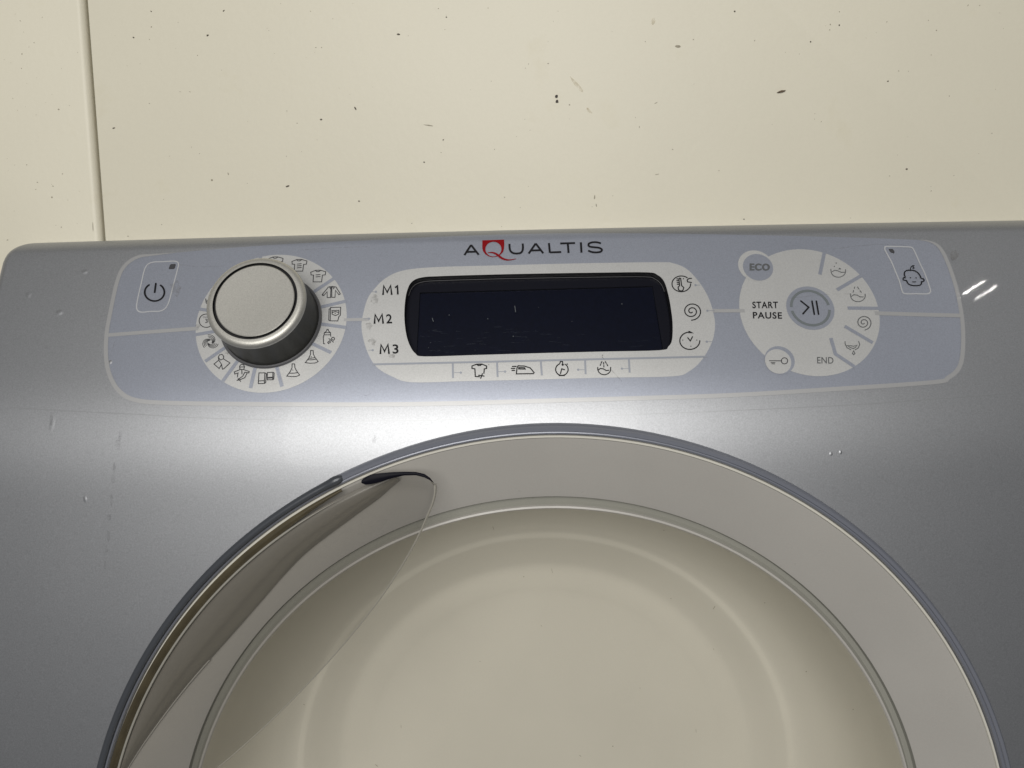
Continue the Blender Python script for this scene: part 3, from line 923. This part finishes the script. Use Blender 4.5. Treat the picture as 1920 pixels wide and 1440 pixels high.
icon('iron_symbol', Z5, [[(692, 265), (700, 195), (712, 168), (790, 172), (860, 195), (905, 250), (895, 262), (692, 265)], [(722, 190), (790, 192), (800, 208), (720, 206), (722, 190)], [(645, 176), (690, 175)], [(632, 200), (675, 200)], [(640, 224), (672, 224)]], pill, 'ink', 2.0 * PXM)
icon('timer_symbol', Z5, [[(1215, 135), (1222, 115), (1245, 118), (1248, 138)], [(1238 + 75 * math.cos(R(t)), 212 + 72 * math.sin(R(t))) for t in range(-60, 255, 14)], [(1205, 285), (1270, 285)], [(1222, 262), (1236, 205), (1270, 215)]], pill, 'ink', 2.0 * PXM, dots=[(1248, 155, 2.2), (1302, 148, 1.2)])
icon('rinse_symbol', Z5, [[(1668, 188), (1668, 215)] + [(1746 + 78 * math.cos(R(t)), 205 + 70 * math.sin(R(t))) for t in range(170, 8, -12)] + [(1824, 186)], [(1672, 222), (1700, 200), (1735, 205), (1770, 225), (1800, 222)],
                          [(1718, 118), (1708, 138)], [(1704, 150), (1698, 164)], [(1738, 128), (1740, 150)], [(1741, 165), (1742, 182)], [(1758, 118), (1770, 138)], [(1778, 150), (1788, 168)]], pill, 'ink', 1.8 * PXM, dots=[(1725, 42, .8), (1722, 66, .6)])
Z6 = (1240, 500, 8.0)
icon('thermometer_symbol', Z6, [[(298 + 140 * math.cos(R(t)), 262 + 118 * math.sin(R(t))) for t in range(0, 312, 10)], [(272, 290), (262, 200), (272, 176), (288, 180), (302, 288), (335, 318), (322, 360), (292, 370), (255, 352), (250, 312), (272, 290)],
                                [(450, 180), (415, 180), (385, 205), (392, 232), (450, 242)], [(230, 188), (258, 188)], [(230, 214), (258, 214)], [(235, 242), (262, 242)], [(238, 268), (264, 268)]], pill, 'ink', 2.0 * PXM, dots=[(330, 186, 1.2)])
def spiral(cx, cy, rx, ry, turns=2.1, end=90):
    o = []
    n = 40
    for k in range(n + 1):
        f_ = k / n
        ang = R(end) - 2 * PI * turns * (1 - f_)
        r_ = 0.13 + 0.87 * f_
        o.append((cx + rx * r_ * math.cos(ang), cy + ry * r_ * math.sin(ang)))
    return o
icon('spin_symbol', Z6, [spiral(452, 672, 150, 136)], pill, 'ink', 2.0 * PXM)
icon('clock_symbol', Z6, [[(425 + 150 * math.cos(R(t)), 1115 + 130 * math.sin(R(t))) for t in range(0, 268, 10)], [(395, 1070), (432, 1118), (465, 1055)]], pill, 'ink', 2.1 * PXM, dots=[(320, 1105, 1.0), (530, 1105, 1.0), (440, 1197, 1.0)])
Print().poly(zp([(405, 966), (425, 970), (488, 1004), (420, 1000), (405, 1002)], *Z6), h=H4).build('clock_arrow', M['ink'], pill)

# ---- display: recess, bezel, screen, smoked window
def ring_wall(loop, h0, h1, name, mat, parent):
    vs, fs = [], []
    n = len(loop)
    for p in loop:
        vs.append(on(p[0], p[1], h0)[0]); vs.append(on(p[0], p[1], h1)[0])
    for i in range(n):
        j = (i + 1) % n
        fs.append([2 * i, 2 * i + 1, 2 * j + 1, 2 * j])
    return add_obj(name, mesh_from(name, vs, fs), mat, parent)
recess = ring_wall(disp, H2 + 0.00005, -0.0125, 'display', M['black'], wm)
dcx = sum(p[0] for p in disp) / len(disp); dcy = sum(p[1] for p in disp) / len(disp)
xs = [p[0] for p in disp]; ys = [p[1] for p in disp]
dx0, dx1, dy0, dy1 = min(xs), max(xs), min(ys), max(ys)
lcd = [(dx0 + 0.0062, dy0 + 0.0024), (dx1 - 0.0052, dy0 + 0.0024), (dx1 - 0.0075, dy1 - 0.0062), (dx0 + 0.0072, dy1 - 0.0070)]
big = [(dcx + (p[0] - dcx) * 1.004, dcy + (p[1] - dcy) * 1.008) for p in disp]
Print().poly(big, [lcd], h=-0.0055).build('bezel', M['bezel'], recess)
ring_wall(subdivide(lcd, 0.01), -0.0055, -0.0068, 'bezel_edge', M['black'], recess)
Print().poly(big, h=-0.0068).build('screen', M['screen'], recess)
win = [(dcx + (p[0] - dcx) * 0.998, dcy + (p[1] - dcy) * 0.995) for p in disp]
Print().poly(win, h=-0.0040, step=0.008).build('window_pane', M['smoke'], recess)
hi = [i for i in range(len(win)) if win[i][1] > dcy + 0.55 * (dy1 - dcy)]
tp = sorted([win[i] for i in hi], key=lambda p: p[0])
Print().stroke([(p[0] * 0.997 + dcx * 0.003, p[1] - 0.0004) for p in tp], 0.00028, -0.0038, cap=False).build('pane_edge_glint', M['knob_ring'], recess)  # light stroke painting the reflection on the pane's top bevel
du = Print()
for (u, v, r_) in [(962, 619, 1.3), (914, 586, 1.2), (841, 579, 1.1), (1167.5, 558, 1.3), (806, 631, .8), (863, 662, 1.1), (802, 640.5, .7), (1073, 591, .8), (1145, 657, .9), (956, 652, .9), (1010, 565, .6), (890, 645, .6)]:
    a_, s_ = px(u, v)
    du.disc((a_, s_ - 0.0018), r_ * 0.75 * PXM, -0.0039, 8)
for g in ([(965, 562), (966.5, 573)], [(809, 585), (811, 591)]):
    du.stroke([(p[0], p[1] - 0.0018) for p in PX(g)], 1.2 * PXM, -0.0039)
du.build('dust', M['dust'], recess, 'stuff')
sr = Print()
for k in range(46):
    u = random.uniform(775, 1000) if k < 34 else random.uniform(1000, 1230)
    v = random.gauss(628, 20)
    v = min(max(v, 560), 655)
    ln, sl = random.uniform(8, 30), random.uniform(-0.12, 0.16)
    pts = PX([(u, v), (u + ln / 2, v + sl * ln / 2 + random.uniform(-.6, .6)), (u + ln, v + sl * ln)])
    sr.stroke([(p[0], p[1] - 0.0018) for p in pts], random.uniform(.5, 1.1) * PXM, -0.00395, cap=False)
sr.build('fine_scratches', M['scratch'], recess, 'stuff')

# ---- start dial
SC = px(1517.5, 582.5)
SR = 0.03785
def circ(c, r_, n=72): return [(c[0] + r_ * math.cos(2 * PI * k / n), c[1] + r_ * math.sin(2 * PI * k / n)) for k in range(n)]
dial = Print().poly(circ(SC, SR), h=H2, step=0.006).build('start_dial', M['light'], wm)
for g in ([(1545.5, 473), (1537, 515)], [(1615, 517), (1569, 544)], [(1589, 578), (1648, 578.5)], [(1583.5, 612), (1636, 643)], [(1557.5, 634), (1566, 664), (1602, 688)]):
    Print().stroke(PX(g), 6.6 * PXM, H3, cap=False).build('dial_gap', M['film'], dial)
ec = px(1416.5, 498.5)
Print().poly(circ(ec, 0.00965, 40), h=H2 + 0.00005).build('eco_border', M['light'], dial)
Print().poly(circ(px(1421, 501.5), 0.0083, 40), h=H3 + 0.00003).build('eco_badge', M['film'], dial)
Print().text('ECO', 1405, 494.7, 1442, 508.3, 0.012, H5, 0.03, 1.12).text('ECO', 1406.2, 495, 1443.2, 508, 0.012, H5 + 0.00001, 0.03, 1.12).build('eco_lettering', M['ink_grey'], dial)
Print().poly(circ(px(1461.5, 675.5), 0.0079, 40), h=H3 + 0.00002).build('key_border', M['film'], dial)
Print().poly(circ(px(1458.5, 678), 0.0069, 40), h=H3 + 0.00007).build('key_badge', M['light'], dial)
Z8 = (1370, 460, 5.76)
kpn = Print()
kpn.stroke(zp([(578 + 34 * math.cos(R(t)), 1251 + 33 * math.sin(R(t))) for t in range(0, 360, 20)], *Z8), 1.5 * PXM, H5, closed=True)
kpn.stroke(zp([(415, 1250), (543, 1251)], *Z8), 1.5 * PXM, H5)
kpn.stroke(zp([(432, 1269), (476, 1270)], *Z8), 1.3 * PXM, H5)
kpn.stroke(zp([(440, 1283), (472, 1284)], *Z8), 1.3 * PXM, H5)
kpn.build('key_symbol', M['ink_soft'], dial)
Print().text('START', 1410, 566, 1458, 578.6, 0.0, H4, 0.02, 1.12, lean=0.6).build('start_lettering', M['ink'], dial)
Print().text('PAUSE', 1411, 585.6, 1465.5, 598, 0.012, H4, 0.02, 1.12, lean=0.6).build('pause_lettering', M['ink'], dial)
Print().text('END', 1531.5, 670, 1562, 682, 0.02, H4, 0.006, 1.05, lean=0.4).build('end_lettering', M['ink_grey'], dial)
bc = px(1519, 577.8)
Print().poly(circ(bc, 0.0130, 56), h=H3).build('start_button', M['film'], dial)
for a0, a1 in ((8, 176), (188, 352)):
    Print().stroke([(bc[0] + 0.0103 * math.cos(R(a0 + (a1 - a0) * k / 24)), bc[1] + 0.0103 * math.sin(R(a0 + (a1 - a0) * k / 24))) for k in range(25)], 5.0 * PXM, H4, cap=False).build('button_arc', M['arc'], dial)
sp = Print()
for g in ([(755, 605), (840, 673), (778, 743)], [(875, 607), (900, 748)], [(922, 607), (946, 748)]):
    sp.stroke(zp(g, *Z8), 3.1 * PXM, H5)
sp.build('start_symbol', M['ink'], dial)
Z7 = (1530, 470, 6.857)
def bowl_s(cx, cy, r_): return [(cx - r_ * 1.02, cy - r_ * .25), (cx - r_, cy)] + [(cx + r_ * math.cos(R(t)), cy + r_ * .85 * math.sin(R(t))) for t in range(172, -1, -14)] + [(cx + r_ * .98, cy - r_ * .2)]
icon('wash_symbol', Z7, [bowl_s(284, 265, 94), [(205, 275), (235, 255), (275, 262), (320, 282), (372, 280)], [(290, 240), (300, 230), (315, 240)]], dial, 'ink_grey', 1.5 * PXM, dots=[(257, 163, 1.2), (233, 207, 1.2), (303, 240, .9)])
icon('rinse_symbol', Z7, [bowl_s(536, 580, 94), [(455, 590), (485, 570), (525, 575), (565, 598), (605, 598)], [(495, 470), (488, 490)], [(480, 515), (474, 538)], [(530, 470), (550, 500)], [(562, 518), (580, 540)]], dial, 'ink_grey', 1.5 * PXM)
icon('spin_symbol', Z7, [spiral(608, 928, 105, 98, 2.1, 80)], dial, 'ink_grey', 1.7 * PXM)
icon('drain_symbol', Z7, [[(370, 1170), (372, 1205), (395, 1250), (445, 1278)], [(545, 1170), (558, 1210), (540, 1255), (500, 1278)], [(395, 1222), (440, 1225), (480, 1232), (525, 1218), (500, 1250), (475, 1262), (440, 1250), (395, 1222)], [(480, 1290), (498, 1325), (482, 1340), (465, 1325), (480, 1290)]], dial, 'ink_grey', 1.5 * PXM)

# ================================================================== door
DC = Vector((XD, 0.0, ZD))
AX = Vector((0, 1, 0))
UPV = Vector((0, 0, 1))
rim = [(0.2490, 0.030), (0.2490, 0.001), (0.2484, -0.0016), (0.2474, -0.0026), (0.2460, -0.0024), (0.2456, -0.0016), (0.2450, -0.0018), (0.2443, -0.0014), (0.2440, -0.0004), (0.2439, 0.003)]
bowl_p = smooth_pts([(0.2010, 0.0180), (0.2000, 0.0260), (0.1985, 0.0380), (0.1960, 0.0500), (0.1920, 0.0630), (0.1865, 0.0745), (0.1800, 0.0840), (0.1730, 0.0912), (0.1680, 0.0950), (0.1648, 0.0967), (0.1630, 0.0971), (0.1610, 0.0974), (0.1592, 0.0982),
                     (0.1550, 0.1008), (0.1490, 0.1048), (0.1430, 0.1082), (0.1390, 0.1100), (0.1355, 0.1108), (0.1320, 0.1112), (0.1280, 0.1116), (0.1230, 0.1122), (0.1150, 0.1132), (0.09, 0.1144), (0.05, 0.1150), (0.0, 0.1151)], False, 3)
door = lathe('door', bowl_p, DC, AX, UPV, M['bowl'], wm, 160)
lathe('door_rim', rim, DC, AX, UPV, M['rim'], door, 200)
lathe('rim_line', [(0.2439, 0.0012), (0.2434, 0.0002), (0.2424, 0.0002), (0.2420, 0.0012)], DC, AX, UPV, M['rim_line'], door, 200)
lathe('door_band', [(0.2420, 0.0010), (0.2410, 0.0014), (0.2300, 0.0066), (0.2200, 0.0115), (0.2100, 0.0164), (0.2078, 0.0176)], DC, AX, UPV, M['band'], door, 200)
lathe('door_groove', [(0.2078, 0.0176), (0.2070, 0.0200), (0.2045, 0.0206), (0.2030, 0.0190)], DC, AX, UPV, M['groove'], door, 200)
lathe('bowl_lip', [(0.2030, 0.0190), (0.2026, 0.0174), (0.2016, 0.0172), (0.2010, 0.0180)], DC, AX, UPV, M['band'], door, 200)

def on_plane(u, v, y):
    return seam_x(u, v, y)

def arc_at(r_, y_, t):   # t: degrees from straight up, positive to the left
    return DC + Vector((-r_ * math.sin(R(t)), y_, r_ * math.cos(R(t))))

# ---- handle on the left of the door
def ribbon(name, rows, mat, parent):
    """rows: lists of points across, one list per station along"""
    vs, fs = [], []
    m = len(rows[0])
    for r_ in rows: vs += r_
    for i in range(len(rows) - 1):
        for k in range(m - 1):
            fs.append([i * m + k, i * m + k + 1, (i + 1) * m + k + 1, (i + 1) * m + k])
    me = mesh_from(name, vs, fs)
    bm = bmesh.new(); bm.from_mesh(me)
    bmesh.ops.recalc_face_normals(bm, faces=bm.faces)
    if sum(f.normal.y for f in bm.faces) > 0:
        bmesh.ops.reverse_faces(bm, faces=bm.faces)
    bm.to_mesh(me); bm.free()
    return add_obj(name, me, mat, parent)

T0, T1 = 24.0, 84.0
NS = 64
# clear lens: outline in the door plane
lens_px = [(712, 889), (735, 886.5), (765, 885), (790, 886.5), (806, 893), (814, 905), (815, 920), (810, 942), (799, 968), (786, 998), (766, 1036), (738, 1082), (700, 1137), (640, 1211), (562, 1296), (482, 1374), (405, 1440), (330, 1494), (260, 1535), (215, 1552)]
YL = -0.0040
inner_edge = smooth_pts([(p.x, p.z) for p in [on_plane(u, v, YL) for u, v in lens_px]], n=5)
def ang_of(x, z): return math.degrees(math.atan2(-(x - DC.x), z - DC.z))
ta, tb = ang_of(*inner_edge[-1]), ang_of(*inner_edge[0])
outer_edge = []
for k in range(41):
    t = ta + (tb - ta) * k / 40
    p = arc_at(0.2418, 0, t)
    outer_edge.append((p.x, p.z))
loop = inner_edge + outer_edge
v2, t2 = triangulate(subdivide(loop, 0.012), (), [(x * 0.012 + DC.x - 0.26, z * 0.012 + DC.z) for x in range(30) for z in range(24)])
def lens_y(x, z):      # gently domed plate
    d = math.hypot(x - DC.x, z - DC.z)
    return YL - 0.0030 * max(0.0, 1 - ((0.232 - d) / 0.05) ** 2) if d > 0.182 else YL
vs, fs = [], []
for p in v2: vs.append(Vector((p[0], lens_y(*p), p[1])))
for t in t2:
    nn = (vs[t[1]] - vs[t[0]]).cross(vs[t[2]] - vs[t[0]])
    fs.append(t if nn.y < 0 else t[::-1])
handle = None
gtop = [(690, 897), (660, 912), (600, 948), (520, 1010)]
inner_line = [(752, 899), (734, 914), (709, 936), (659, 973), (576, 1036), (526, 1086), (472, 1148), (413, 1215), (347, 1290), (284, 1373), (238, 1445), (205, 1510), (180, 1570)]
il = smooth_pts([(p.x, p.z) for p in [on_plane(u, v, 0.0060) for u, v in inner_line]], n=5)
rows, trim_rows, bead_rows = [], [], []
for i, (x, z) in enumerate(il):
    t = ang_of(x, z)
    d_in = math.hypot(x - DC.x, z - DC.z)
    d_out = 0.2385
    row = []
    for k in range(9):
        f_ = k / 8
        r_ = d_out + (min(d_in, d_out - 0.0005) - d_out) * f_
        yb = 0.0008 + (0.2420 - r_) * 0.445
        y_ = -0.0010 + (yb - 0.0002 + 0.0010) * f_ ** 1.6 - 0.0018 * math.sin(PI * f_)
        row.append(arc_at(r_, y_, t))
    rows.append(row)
handle = ribbon('door_handle', rows, M['grip_shade'], wm)  # opaque crescent; dark reflection and grip shadow are put into its colour
for i in range(NS + 1):
    t = 25.2 + (84 - 25.2) * i / NS
    e = min(1.0, i / 10.0)
    trim_rows.append([arc_at(0.2425 - 0.0042 * f_ * (0.35 + .65 * e), -0.0030 - 0.0010 * math.sin(PI * f_), t) for f_ in (0, .25, .5, .75, 1)])
    b = []
    for k in range(7):
        q_ = PI * k / 6
        b.append(arc_at(0.2378 - 0.0006 * e * math.cos(q_), -0.0028 - 0.0008 * e * math.sin(q_), t))
    bead_rows.append(b)
ribbon('handle_trim', trim_rows, M['trim'], handle)
ribbon('handle_highlight', bead_rows, M['bead'], handle)  # thin white highlight, built as a pale bead
# second bead at the inner edge of the grip
rows2 = []
for (x, z) in il[int(len(il) * .62):]:
    t = ang_of(x, z); d = math.hypot(x - DC.x, z - DC.z)
    d = min(d, 0.238)
    rows2.append([arc_at(d + 0.0004 - 0.0009 * f_, 0.0006 + (0.2420 - d) * 0.445 - 0.0006 * math.sin(PI * f_), t) for f_ in (0, .25, .5, .75, 1)])
ribbon('grip_edge', rows2, M['band'], handle)
lens = add_obj('handle_cover', mesh_from('handle_cover', vs, fs), M['lens'], handle)
# rounded wall along the cover's inner edge, its glint painted in a pale colour
rw = []
for i, (x, z) in enumerate(inner_edge):
    a = inner_edge[max(i - 1, 0)]; b = inner_edge[min(i + 1, len(inner_edge) - 1)]
    d = Vector((b[0] - a[0], 0, b[1] - a[1])).normalized()
    nrm = Vector((d.z, 0, -d.x))
    if nrm.dot(Vector((DC.x - x, 0, DC.z - z))) < 0: nrm = -nrm
    base = Vector((x, lens_y(x, z), z))
    rw.append([base + nrm * (0.0011 * math.sin(q_)) + Vector((0, 0.0030 * (1 - math.cos(q_)), 0)) for q_ in [PI / 2 * k / 5 for k in range(6)]])
ribbon('cover_edge', rw, M['cover_edge'], handle)
# internal reflection at the cover's upper tip, painted as a dark strip
tip_px = [(678, 903, 3.0), (686, 901.5, 7.5), (694, 899, 9.0), (704, 897, 9.0), (720, 894, 7.5), (738, 890.5, 5.4), (758, 888, 3.6), (780, 888, 3.2), (796, 892, 3.4), (806, 898, 2.6), (813, 905, 0.6)]
tr = []
for u, v, hw in tip_px:
    p, q_ = on_plane(u, v - hw, YL - 0.0040), on_plane(u, v + hw, YL - 0.0040)
    tr.append([p.lerp(q_, f_) + Vector((0, -0.0007 * math.sin(PI * f_), 0)) for f_ in (0, .25, .5, .75, 1)])
ribbon('tip_reflection', tr, M['tip_dark_reflection'], handle)
# slate sleeve over the rim along the handle
rows3 = []
for i in range(121):
    t = 24.2 + 50.6 * i / 120
    e = max(min(1.0, (t - 24.2) / 1.0, (74.8 - t) / 1.0), 0.0) ** 0.5
    wv = 1.0 + 0.22 * math.exp(-((t - 25.6) / 0.8) ** 2)
    rows3.append([arc_at(0.2471 + 0.0021 * e * wv * math.cos(q_), -0.0014 - 0.0021 * e * wv * math.sin(q_), t) for q_ in [PI * k / 8 for k in range(9)]])
ribbon('rim_sleeve', rows3, M['collar'], handle)

# ---- finger grime and fine scratches on the printed panel
for (u, v, ru, rv) in [(703, 562, 7, 9), (692, 612, 6, 8), (700, 640, 8, 7), (712, 524, 7, 4), (430, 657, 9, 7), (372, 612, 4, 4), (445, 672, 8, 3), (735, 668, 6, 4), (1790, 480, 7, 9), (330, 540, 10, 14)]:
    Print().poly(blob(u, v, ru, rv, .35, 14), h=H5 + 0.00002 + 0.000005 * (int(u) % 7)).build('grime', M['grime'], film)
for g in ([(338, 497), (380, 501), (424, 499)], [(560, 470), (640, 465), (690, 463)], [(679, 735), (686, 737), (694, 733)], [(678, 740), (688, 742), (697, 737)], [(1128, 668), (1143, 690), (1166, 716)],
          [(1560, 468), (1640, 459), (1700, 461)], [(205, 672), (212, 655), (216, 640)], [(519, 690), (526, 712)], [(1480, 560), (1560, 552), (1620, 553)]):
    Print().stroke(smooth_pts(PX(g), n=4), 1.0 * PXM, H5 + 0.00004, cap=False).build('scratch', M['grime'], film)

# ---- tiny hairs and specks lying in the bowl
dg = bpy.context.evaluated_depsgraph_get()
tree = BVHTree.FromObject(door, dg)
hv, hf = [], []
def bowl_hit(u, v):
    d = (fw + rt * ((u - 960) / FOC) - up * ((v - 720) / FOC)).normalized()
    loc, nrm, idx, dist = tree.ray_cast(CAM, d)
    if loc is None: return None
    if nrm.dot(d) > 0: nrm = -nrm
    return loc + nrm * 0.00015
for (u, v, l, w_, an) in [(1339, 1139, 8, 1.2, -60), (1149, 1399, 2.5, 2.2, 0), (982, 1081, 2.5, 1.8, 0), (1035, 1070, 10, .8, 80), (925, 990, 9, .8, 70), (1434, 1130, 2.5, 1.5, 0), (1512, 1259, 2.6, 2, 0),
                       (1305, 1370, 8, .8, 85), (1088, 1417, 5, 1, 40), (1338, 1217, 4, .9, 60), (752, 1362, 7, .8, 85), (570, 1321, 4, 1, 20), (706, 1435, 7, 1.4, 40), (1015, 1173, 4, .9, 60), (1245, 994, 3, 1, 0), (1258, 1122, 3, 1, 30), (1600, 1330, 2.4, 1.6, 0), (900, 1240, 2, 1.2, 0), (1200, 1290, 2, 1.0, 0)]:
    ps_ = []
    for k in range(8):
        t = 2 * PI * k / 8
        x, y = l / 2 * math.cos(t), w_ / 2 * math.sin(t)
        x, y = x * math.cos(R(an)) - y * math.sin(R(an)), x * math.sin(R(an)) + y * math.cos(R(an))
        ps_.append(bowl_hit(u + x, v + y))
    if any(p is None for p in ps_): continue
    b = len(hv); hv += ps_; hf.append([b + k for k in range(8)])
add_obj('bowl_specks', mesh_from('bowl_specks', hv, hf, smooth=False), M['speck_soft'], door, 'stuff')
